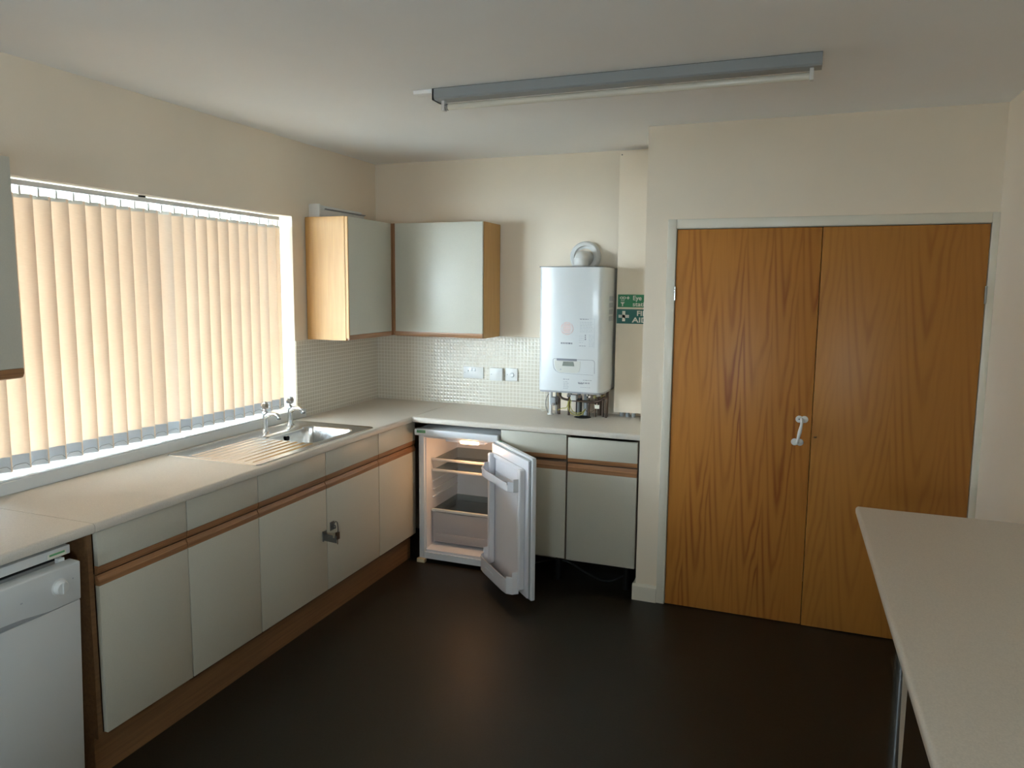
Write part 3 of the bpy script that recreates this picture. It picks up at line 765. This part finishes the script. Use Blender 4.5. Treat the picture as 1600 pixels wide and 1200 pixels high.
obj('round_sticker', g, mat('pale_orange_sticker', (0.69, 0.66, 0.66), 0.5), bo)
g = G(); disc_ring(g, 1.497, 1.476, 0.036)
for i in range(6): g.box(1.497-0.026+abs(i-2.5)*0.003, 1.497+0.026-abs(i-2.5)*0.003, by-0.0014, by-0.0007, 1.452+i*0.0095, 1.455+i*0.0095)
obj('sticker_print', g, 'orange_st', bo)
# small print, unreadable at this size: rows of short strokes
def textrows(g, x0, x1, z0, z1, rows, h=0.003):
    for r in range(rows):
        z = z1-(z1-z0)*(r+0.5)/rows; x = x0
        while x < x1-0.004:
            l = random.uniform(0.005, 0.016); l = min(l, x1-x)
            g.box(x, x+l, yF, yF+0.0008, z-h/2, z+h/2); x += l+0.004
g = G(); textrows(g, 1.460, 1.530, 1.384, 1.394, 1, 0.009); textrows(g, 1.575, 1.625, 1.530, 1.536, 1, 0.004)
textrows(g, 1.606, 1.616, 1.410, 1.445, 3, 0.008); textrows(g, 1.572, 1.618, 1.372, 1.380, 1, 0.003)
textrows(g, 1.570, 1.640, 1.152, 1.162, 2, 0.003); textrows(g, 1.600, 1.655, 1.172, 1.176, 1, 0.0025); g.box(1.572, 1.60, yF, yF+0.0008, 1.150, 1.156); textrows(g, 1.478, 1.515, 1.172, 1.177, 1, 0.003)
obj('lettering', g, 'ink', bo)
g = G(); textrows(g, 1.575, 1.655, 1.455, 1.520, 7, 0.002); textrows(g, 1.630, 1.658, 1.370, 1.445, 9, 0.002); textrows(g, 1.480, 1.512, 1.115, 1.165, 5, 0.003); textrows(g, 1.572, 1.60, 1.39, 1.44, 4, 0.002)
arc_strip(g, [(1.570, 1.536), (1.662, 1.536), (1.662, 1.365)], 0.0012, yF); textrows(g, 1.585, 1.645, 1.128, 1.134, 1, 0.003)
obj('small_print', g, 'inklight', bo)
g = G()
for z in (1.52, 1.56, 1.60, 1.64):
    g.box(bx1-0.0005, bx1+0.0008, -0.215, -0.115, z, z+0.028)
obj('side_sticker', g, 'inklight', bo)
# flue
fx, fz = 1.520, 1.880
obj('flue_turret', G().lathe([(0.056, 0), (0.056, 0.010), (0.043, 0.012), (0.043, 0.055)], (fx, -0.15, bz1+0.004)), 'white_pl', bo)
g = G(); g.tube([(fx, -0.15, 1.878), (fx, -0.147, 1.886), (fx, -0.137, 1.894), (fx, -0.118, 1.898), (fx, -0.06, 1.900), (fx, -0.01, 1.900)], 0.043, 32, False)
obj('flue_elbow', g, 'white_pl', bo)
obj('flue_rose', G().lathe([(0.052, 0.012), (0.066, 0.012), (0.068, 0.034), (0.086, 0.036), (0.094, 0.028), (0.098, 0.0)], (fx-0.010, -0.001, 1.908), (0, -1, 0), 44), 'white_pl', bo)

# pipework between boiler and worktop
pw = thing('boiler_pipework', (1.51, -0.15, ZT), 'tangle of copper pipes, valves and earth wires under the boiler', 'pipework')
for x, y, r, m_ in ((1.347, -0.17, 0.0115, 'white_pl'), (1.395, -0.14, 0.0075, 'copper'), (1.375, -0.13, 0.010, 'chrome'), (1.46, -0.15, 0.0075, 'copper'),
                    (1.53, -0.17, 0.0105, 'darkmetal'), (1.585, -0.14, 0.0075, 'copper'), (1.628, -0.15, 0.0075, 'copper'), (1.672, -0.13, 0.0075, 'copper'), (1.695, -0.11, 0.0075, 'copper')):
    p = obj('pipe', G().cyl((x, y, ZT-0.0), (x, y, bz0), r, seg=16), m_, pw)
    if m_ == 'white_pl': obj('pipe_collar', G().cyl((x, y, ZT), (x, y, ZT+0.008), 0.020), 'white_pl', p)
    elif x not in (1.375, 1.695): obj('nut', G().cyl((x, y, bz0-0.05), (x, y, bz0-0.03), r+0.006, seg=6).cyl((x, y, bz0-0.016), (x, y, bz0), r+0.007, seg=6), 'chrome' if x in (1.46, 1.585, 1.53) else 'brass', p, 20)
for x, z in ((1.372, 0.995), (1.475, 1.068), (1.585, 1.066), (1.655, 1.066)):
    g = G(); g.cyl((x-0.014, -0.175, z), (x+0.014, -0.175, z), 0.011, seg=12); g.cyl((x, -0.20, z), (x, -0.17, z), 0.008, seg=12); g.cyl((x, -0.20, z-0.008), (x, -0.20, z+0.008), 0.009, seg=12)
    obj('valve', g, 'chrome', pw)
obj('crossing_pipe', G().tube([(1.405, -0.19, 1.085), (1.412, -0.19, 1.050), (1.435, -0.19, 1.032), (1.48, -0.19, 1.026), (1.55, -0.19, 1.024), (1.63, -0.19, 1.022), (1.67, -0.19, 1.036), (1.69, -0.18, 1.052), (1.702, -0.17, 1.045), (1.704, -0.17, 1.02), (1.700, -0.16, ZT+0.002)], 0.0075, 12), 'copper', pw)
for o_, s_ in ((0.0, 1.0), (0.012, 0.85)):
    obj('earth_wire', G().tube([(1.482+o_, -0.20, 1.040), (1.475+o_, -0.215, 1.0), (1.490+o_, -0.22, 0.955+o_), (1.525, -0.21, 0.938+o_), (1.56, -0.20, 0.945+o_), (1.575, -0.18, 0.975)], 0.0025, 8), 'yellow', pw)
obj('earth_wire', G().tube([(1.400, -0.20, 0.958), (1.43, -0.20, 0.972), (1.46, -0.20, 0.980), (1.47, -0.20, 1.02)], 0.0022, 8), 'yellow', pw)
obj('wire', G().tube([(1.345, -0.16, 1.07), (1.318, -0.16, 1.03), (1.312, -0.16, 0.98), (1.325, -0.16, 0.935)], 0.0022, 8), 'darkmetal', pw)
obj('wire', G().tube([(1.58, -0.19, 0.965), (1.62, -0.19, 0.962), (1.64, -0.18, 0.985)], 0.002, 8), 'dark', pw)
obj('tag_label', G().box(1.640, 1.668, -0.205, -0.203, 0.985, 1.008), 'signw', pw)
obj('pump_block', G().box(1.350, 1.385, -0.19, -0.14, 0.985, 1.035, 0.006), 'grey_pl', pw)
obj('connector_block', G().box(1.488, 1.524, -0.215, -0.18, 1.028, 1.062, 0.004), 'beige', pw)
obj('condensate_pipe', G().cyl((1.560, -0.10, ZT), (1.560, -0.10, bz0), 0.016, seg=16), 'grey_pl', pw)
obj('lagged_pipe', G().cyl((1.508, -0.09, ZT), (1.508, -0.09, bz0-0.05), 0.019, seg=16), 'black', pw)
obj('lagged_pipe', G().cyl((1.640, -0.08, ZT), (1.640, -0.08, bz0-0.03), 0.015, seg=16), 'dark', pw)
obj('cable_entry', G().lathe([(0, 0.001), (0.050, 0.001), (0.053, 0.0)], (1.56, -0.185, ZT), (0, 0, 1)), 'black', pw)
tag(obj('thin_cable', G().tube([(1.10, -0.014, 0.935), (1.18, -0.02, 0.938), (1.24, -0.05, 0.934), (1.27, -0.09, 0.928), (1.32, -0.05, 0.945), (1.335, -0.03, 0.955)], 0.0018, 8), 'white_pl'),
    'thin white cable lying along the back of the worktop left of the boiler', 'cable')

# boxing board beside the boiler with signs
bd = thing('boxing_board', (1.865, -0.11, 0.957), 'tall cream board boxing in pipes right of the boiler', 'panel')
obj('board', G().box(1.737, BX-0.001, -0.112, -0.100, 0.957, 2.517, 0.001), 'wall', bd)
each('screw', G().cyl((1.749, -0.1135, 2.500), (1.749, -0.112, 2.500), 0.004, seg=10).cyl((1.749, -0.1135, 0.975), (1.749, -0.112, 0.975), 0.004, seg=10), 'darkmetal', bd)
for i, x in enumerate((1.775, 1.812, 1.850)):
    tag(obj('pipe', G().cyl((x, -0.055, ZT), (x, -0.055, 2.4), 0.0125), 'grey_pl'), ('leftmost', 'middle', 'rightmost')[i]+' of the grey pipes showing below the cream boxing board', 'pipe', 'pipes behind the boxing board')
def text(body, size, x, z, y, m_, parent, name='lettering', weight=0.0, sx=1.0):
    cu = bpy.data.curves.new('txt', 'FONT'); cu.body = body; cu.size = size; cu.extrude = 0.0004; cu.offset = weight
    to = bpy.data.objects.new('txt', cu); C.objects.link(to)
    dg = bpy.context.evaluated_depsgraph_get(); me = bpy.data.meshes.new_from_object(to.evaluated_get(dg)); bpy.data.objects.remove(to)
    g = G(); g.bm.from_mesh(me); bpy.data.meshes.remove(me)
    for f in g.bm.faces: f.material_index = 0
    g.xf(Matrix.Translation((x, y, z)) @ Matrix.Diagonal((sx, 1, 1, 1)) @ Matrix.Rotation(PI/2, 4, 'X'))
    return obj(name, g, m_, parent, None)
yb_ = -0.112
t = thing('eye_wash_sign', (1.87, yb_, 1.602), 'green eye wash station sign, upper of two on the cream board', 'sign', 'green safety signs')
obj('plate', G().box(1.746, 1.990, yb_-0.002, yb_, 1.602, 1.678), 'green', t)
ys = yb_-0.0026
text('Eye', 0.038, 1.836, 1.645, ys, 'signw', t, weight=0.0008, sx=1.0); text('wash', 0.034, 1.909, 1.645, ys, 'signw', t, weight=0.0006, sx=0.86); text('station', 0.036, 1.836, 1.609, ys, 'signw', t, weight=0.0006, sx=1.18)
def flat(g, pts, y=ys): return g.prism(pts, 'y', y-0.0004, y+0.0006)
g = G(); n = 16
for cx in (1.768, 1.785):
    for k in range(n):
        a, b = 2*PI*k/n, 2*PI*(k+1)/n
        flat(g, [(cx+0.0105*math.cos(a), 1.658+0.0075*math.sin(a)), (cx+0.0105*math.cos(b), 1.658+0.0075*math.sin(b)), (cx+0.006*math.cos(b), 1.658+0.004*math.sin(b)), (cx+0.006*math.cos(a), 1.658+0.004*math.sin(a))])
flat(g, [(1.762, 1.632), (1.788, 1.632), (1.784, 1.626), (1.778, 1.622), (1.778, 1.608), (1.772, 1.608), (1.772, 1.622), (1.766, 1.626)])
for i in range(3): flat(g, [(1.766+i*0.008, 1.647), (1.769+i*0.008, 1.647), (1.768+i*0.008, 1.637), (1.766+i*0.008, 1.637)])
flat(g, [(1.808, 1.669), (1.812, 1.662), (1.819, 1.658), (1.812, 1.654), (1.808, 1.647), (1.804, 1.654), (1.797, 1.658), (1.804, 1.662)])
obj('eye_symbol', g, 'signw', t, None)
t = thing('first_aid_sign', (1.87, yb_, 1.503), 'dark green first aid sign with white cross, lower on the cream board', 'sign', 'green safety signs')
obj('plate', G().box(1.741, 1.990, yb_-0.002, yb_, 1.503, 1.590), 'teal', t)
g = G(); g.box(1.752, 1.816, ys-0.0004, ys+0.0006, 1.538, 1.556); g.box(1.775, 1.793, ys-0.0004, ys+0.0006, 1.517, 1.579); obj('cross', g, 'signw', t)
text('FIRST', 0.042, 1.862, 1.552, ys, 'signw', t, weight=0.0010, sx=1.12); text('AID', 0.042, 1.836, 1.512, ys, 'signw', t, weight=0.0010, sx=1.35)

# ================================================================== ceiling batten light
t = thing('fluorescent_batten', (2.025, -1.60, H), 'long grey fluorescent batten light on the ceiling, switched off', 'ceiling light')
lx0, lx1 = 1.265, 2.785
g = G(); g.prism([(-1.629, H-0.002), (-1.629, H-0.040), (-1.622, H-0.046), (-1.560, H-0.046), (-1.553, H-0.040), (-1.553, H-0.002)], 'x', lx0, lx1)
hs = obj('housing', g, 'batten', t)
each('end_cap', G().box(lx0-0.003, lx0+0.004, -1.631, -1.551, H-0.048, H-0.001, 0.001).box(lx1-0.004, lx1+0.003, -1.631, -1.551, H-0.048, H-0.001, 0.001), 'batten', t)
obj('shadow_gap', G().box(lx0, lx1, -1.627, -1.555, H-0.003, H), 'black', t)
for x in (lx0+0.028, lx1-0.040): obj('lamp_holder', G().box(x, x+0.014, -1.605, -1.577, H-0.088, H-0.046, 0.002), 'white_pl', t)
obj('tube', G().cyl((lx0+0.042, -1.591, H-0.072), (lx1-0.040, -1.591, H-0.072), 0.013), 'tube', t)
each('tube_cap', G().cyl((lx0+0.040, -1.591, H-0.072), (lx0+0.056, -1.591, H-0.072), 0.0136).cyl((lx1-0.054, -1.591, H-0.072), (lx1-0.040, -1.591, H-0.072), 0.0136), 'chrome', t)
tag(obj('cable_trunking', G().box(1.168, lx0-0.004, -1.622, -1.568, H-0.016, H, 0.002), 'ceil'), 'short white cable trunking on the ceiling at the left end of the light', 'trunking')

# ================================================================== refrigerator
fr = thing('refrigerator', (0.88, -0.31, 0), 'white undercounter fridge standing open with its inside lamp lit', 'fridge')
fx0, fx1, fyf, fz0, fz1 = 0.622, 1.158, -0.56, 0.026, 0.850
g = G()
g.box(fx0, fx0+0.036, fyf, -0.03, fz0, fz1-0.04, 0.003); g.box(fx1-0.036, fx1, fyf, -0.03, fz0, fz1-0.04, 0.003)
g.box(fx0+0.03, fx1-0.03, fyf, -0.03, fz0, 0.066); g.box(fx0+0.03, fx1-0.03, fyf+0.002, -0.03, 0.795, fz1-0.04); g.box(fx0+0.03, fx1-0.03, -0.08, -0.03, 0.066, 0.795)
obj('cabinet', g, 'fridge', fr)
obj('fascia', G().box(fx0-0.006, fx1+0.004, -0.606, -0.555, 0.814, 0.855, 0.006), 'fridge', fr)
obj('top_panel', G().box(fx0-0.006, fx1+0.004, -0.556, -0.03, 0.812, 0.850, 0.004), 'fridge', fr)
st = obj('energy_sticker', G().m(0).box(fx0+0.012, fx0+0.070, -0.6070, -0.6058, 0.832, 0.849).m(1).box(fx0+0.020, fx0+0.036, -0.6076, -0.6068, 0.842, 0.846).box(fx0+0.042, fx0+0.062, -0.6076, -0.6068, 0.840, 0.844), ['green_st', 'ink'], fr)
st['label'] = 'small green sticker'
# liner
g = G(); ix0, ix1 = fx0+0.044, fx1-0.044
g.box(ix0-0.008, ix0, -0.545, -0.09, 0.085, 0.79); g.box(ix1, ix1+0.008, -0.545, -0.09, 0.085, 0.79)
g.box(ix0, ix1, -0.09, -0.08, 0.085, 0.79); g.box(ix0, ix1, -0.52, -0.09, 0.785, 0.79)
g.prism([(-0.552, 0.066), (-0.552, 0.082), (-0.50, 0.092), (-0.09, 0.092), (-0.09, 0.066)], 'x', ix0, ix1)
for z in (0.40, 0.45, 0.50, 0.568, 0.634):
    for x in (ix0, ix1-0.010): g.box(x, x+0.010, -0.46, -0.10, z-0.008, z, 0.002)
obj('liner', g, 'fridgein', fr)
lp = obj('lamp_cover', G().box(0.80, 1.06, -0.552, -0.42, 0.778, 0.794, 0.006), 'fridgein', fr)
obj('lamp_lens', G().box(0.900, 1.020, -0.558, -0.47, 0.774, 0.794, 0.006), 'bulb', lp)
for z, nm in ((0.640, 0), (0.572, 1)):
    s = obj('glass_shelf', G().box(ix0+0.012, ix1-0.012, -0.47, -0.11, z, z+0.004), 'shelfglass', fr, None)
    obj('shelf_trim', G().box(ix0+0.006, ix1-0.006, -0.482, -0.468, z-0.006, z+0.010, 0.003), 'white_pl', s)
    if nm: each('bracket', G().prism([(-0.47, z), (-0.12, z), (-0.12, z-0.02)], 'x', ix0+0.004, ix0+0.010), 'fridgein', s)
s = obj('glass_shelf', G().box(ix0+0.008, ix1-0.008, -0.47, -0.11, 0.318, 0.322), 'shelfglass', fr, None)
obj('shelf_trim', G().box(ix0+0.004, ix1-0.004, -0.486, -0.468, 0.308, 0.326, 0.003), 'white_pl', s)
g = G(); g.box(ix0+0.012, ix1-0.012, -0.482, -0.476, 0.118, 0.305, 0.002); g.box(ix0+0.012, ix1-0.012, -0.476, -0.14, 0.112, 0.118)
for x in (ix0+0.012, ix1-0.018): g.box(x, x+0.006, -0.476, -0.14, 0.118, 0.29)
g.box(ix0+0.012, ix1-0.012, -0.146, -0.14, 0.118, 0.29)
g.box(ix0+0.03, ix1-0.03, -0.486, -0.481, 0.125, 0.170, 0.004)
obj('crisper_drawer', g, 'crisper', fr)
each('foot', G().box(fx0-0.010, fx0+0.045, -0.580, -0.545, 0.0, 0.026, 0.004).cyl((fx0+0.002, -0.585, 0.0), (fx0+0.002, -0.585, 0.02), 0.012, seg=12), 'foot', fr)
each('rear_foot', G().cyl((fx1-0.05, -0.50, 0), (fx1-0.05, -0.50, fz0), 0.018).cyl((fx0+0.06, -0.1, 0), (fx0+0.06, -0.1, fz0), 0.018).cyl((fx1-0.06, -0.1, 0), (fx1-0.06, -0.1, fz0), 0.018), 'black', fr)
# door, built lying along +X of a local frame, then swung open
u = Vector((0.70, -0.714, 0)).normalized(); n = Vector((-0.714, -0.70, 0)).normalized()
MD = Matrix(((u.x, n.x, 0, 1.151), (u.y, n.y, 0, -0.570), (0, 0, 1, 0), (0, 0, 0, 1)))
zb, zt = 0.048, 0.822; DW = 0.530
dr = obj('door', G().box(0, DW, 0, 0.026, zb, zt, 0.006, 3).xf(MD), 'fridge', fr)
obj('gasket', G().box(0.010, DW-0.010, 0.026, 0.034, zb+0.008, zt-0.008, 0.002).xf(MD), 'gasket', dr)
# liner panel with raised dykes
g = G(); g.box(0.014, DW-0.014, 0.033, 0.043, zb+0.012, zt-0.012, 0.004)
g.box(0.040, 0.072, 0.043, 0.082, zb+0.05, zt-0.06, 0.010, 3); g.box(DW-0.072, DW-0.040, 0.043, 0.082, zb+0.05, zt-0.06, 0.010, 3)
g.box(0.060, DW-0.060, 0.043, 0.056, zt-0.085, zt-0.060, 0.005)
obj('door_liner', g.xf(MD), 'fridgein', dr)
def bin_(z0, hgt, dep, nm):
    g = G(); a0, a1 = 0.050, DW-0.050; th = 0.005
    pts = [(a0, 0.075), (a0+0.004, 0.075+dep*0.55), (a0+0.03, 0.075+dep*0.92), (a0+0.08, 0.075+dep), (a1-0.08, 0.075+dep), (a1-0.03, 0.075+dep*0.92), (a1-0.004, 0.075+dep*0.55), (a1, 0.075)]
    g.prism(pts, 'z', z0, z0+th)
    inner = [(a+(0.29-a)*0.02, 0.075+(b-0.075)*0.94) for a, b in pts]
    for i in range(len(pts)-1):
        hh = hgt*(1.45 if i in (0, 6) else 1.12 if i in (1, 5) else 1.0)
        q = [pts[i], pts[i+1], inner[i+1], inner[i]]
        g.prism(q, 'z', z0, z0+hh)
    for i in range(2, 5):      # lip
        q = [(pts[i][0], pts[i][1]+0.004), (pts[i+1][0], pts[i+1][1]+0.004), inner[i+1], inner[i]]
        g.prism(q, 'z', z0+hgt-0.010, z0+hgt)
    if nm == 'bottle_shelf':
        g.box(a0+0.12, a1-0.2, 0.075+dep, 0.075+dep+0.004, z0+hgt*0.45, z0+hgt*0.55)
    return obj(nm, g.xf(MD), 'fridgein', dr)
bin_(0.640, 0.048, 0.062, 'door_shelf'); bin_(zb+0.03, 0.085, 0.066, 'bottle_shelf')
obj('back_wall_mould', G().box(0.085, DW-0.085, 0.040, 0.050, 0.655, 0.745, 0.010, 3).xf(MD), 'fridgein', dr)
obj('top_cap', G().box(0.004, DW-0.004, 0.002, 0.024, zt-0.001, zt+0.005, 0.002).xf(MD), 'fridge', dr)
s = obj('energy_sticker', G().box(0.05, 0.085, 0.006, 0.02, zt+0.0045, zt+0.0058).xf(MD), 'green_st', dr); s['label'] = 'small green sticker'
# the fridge's own lamp
l = bpy.data.lights.new('fridge_lamp', 'POINT'); l.energy = 1.25; l.color = (1.0, 0.50, 0.22); l.shadow_soft_size = 0.02
o = bpy.data.objects.new('fridge_lamp', l); C.objects.link(o); o.location = (0.965, -0.550, 0.756)

# ================================================================== dishwasher
dw = thing('dishwasher', (0.30, -3.18, 0), 'white freestanding dishwasher with round dial under the left worktop', 'dishwasher')
da, db = -3.48, -2.885
obj('cabinet', G().box(0.04, 0.545, da, db+0.01, 0.03, 0.826, 0.003), 'white', dw)
obj('top_panel', G().box(0.03, 0.585, da-0.002, db+0.008, 0.850, 0.880, 0.004), 'white', dw)
obj('gap_shade', G().box(0.06, 0.54, da+0.01, db, 0.826, 0.850), 'black', dw)  # black block standing for the shade under the top panel
st = obj('energy_sticker', G().m(0).box(0.5848, 0.5860, -2.955, -2.893, 0.852, 0.869).m(1).box(0.5858, 0.5866, -2.950, -2.898, 0.861, 0.867), ['signw', 'green_st'], dw)
st['label'] = 'white sticker with green print'
obj('catch', G().box(0.575, 0.592, -2.925, -2.905, 0.815, 0.846), 'white_pl', dw)
MT = Matrix.Translation((0.60, 0, 0.10)) @ Matrix.Rotation(math.radians(2.6), 4, 'Y') @ Matrix.Translation((-0.60, 0, -0.10))
d2 = obj('door', G().box(0.556, 0.600, da, db, 0.100, 0.706, 0.004).xf(MT), 'white', dw)
g = G(); g.box(0.556, 0.604, da, db, 0.708, 0.836, 0.005, 3)
obj('control_panel', g.xf(MT), 'white', d2)
obj('handle_recess', G().prism([(-3.40, 0.724), (-3.20, 0.728), (-3.08, 0.722), (-2.99, 0.710), (-3.40, 0.710)], 'x', 0.6030, 0.6052).xf(MT), 'grey_pl', d2)  # flat grey plate, its darker tone stands for shade in the recess
obj('dial', G().lathe([(0, 0.016), (0.018, 0.016), (0.021, 0.013), (0.023, 0.002), (0.028, 0.0)], (0.604, -2.958, 0.775), (1, 0, 0)).box(0.618, 0.624, -2.961, -2.955, 0.757, 0.793, 0.001).xf(MT), 'white_pl', d2)
g = G()
for k in range(4): g.cyl((0.604, -3.235+k*0.024, 0.772-0.000), (0.6065, -3.235+k*0.024, 0.772), 0.005, seg=12)
g.box(0.6038, 0.6046, -3.245, -3.15, 0.786, 0.789); g.box(0.6038, 0.6046, -3.085, -3.078, 0.770, 0.774); g.box(0.6038, 0.6046, -2.915, -2.911, 0.785, 0.789)
each('button', g.xf(MT), 'inklight', d2)
obj('kick_plate', G().box(0.53, 0.565, da+0.004, db-0.004, 0.0, 0.092), 'white', dw)
for xx in (0.10, 0.48): each('foot', G().cyl((xx, da+0.05, 0), (xx, da+0.05, 0.03), 0.02).cyl((xx, db-0.05, 0), (xx, db-0.05, 0.03), 0.02), 'black', dw)
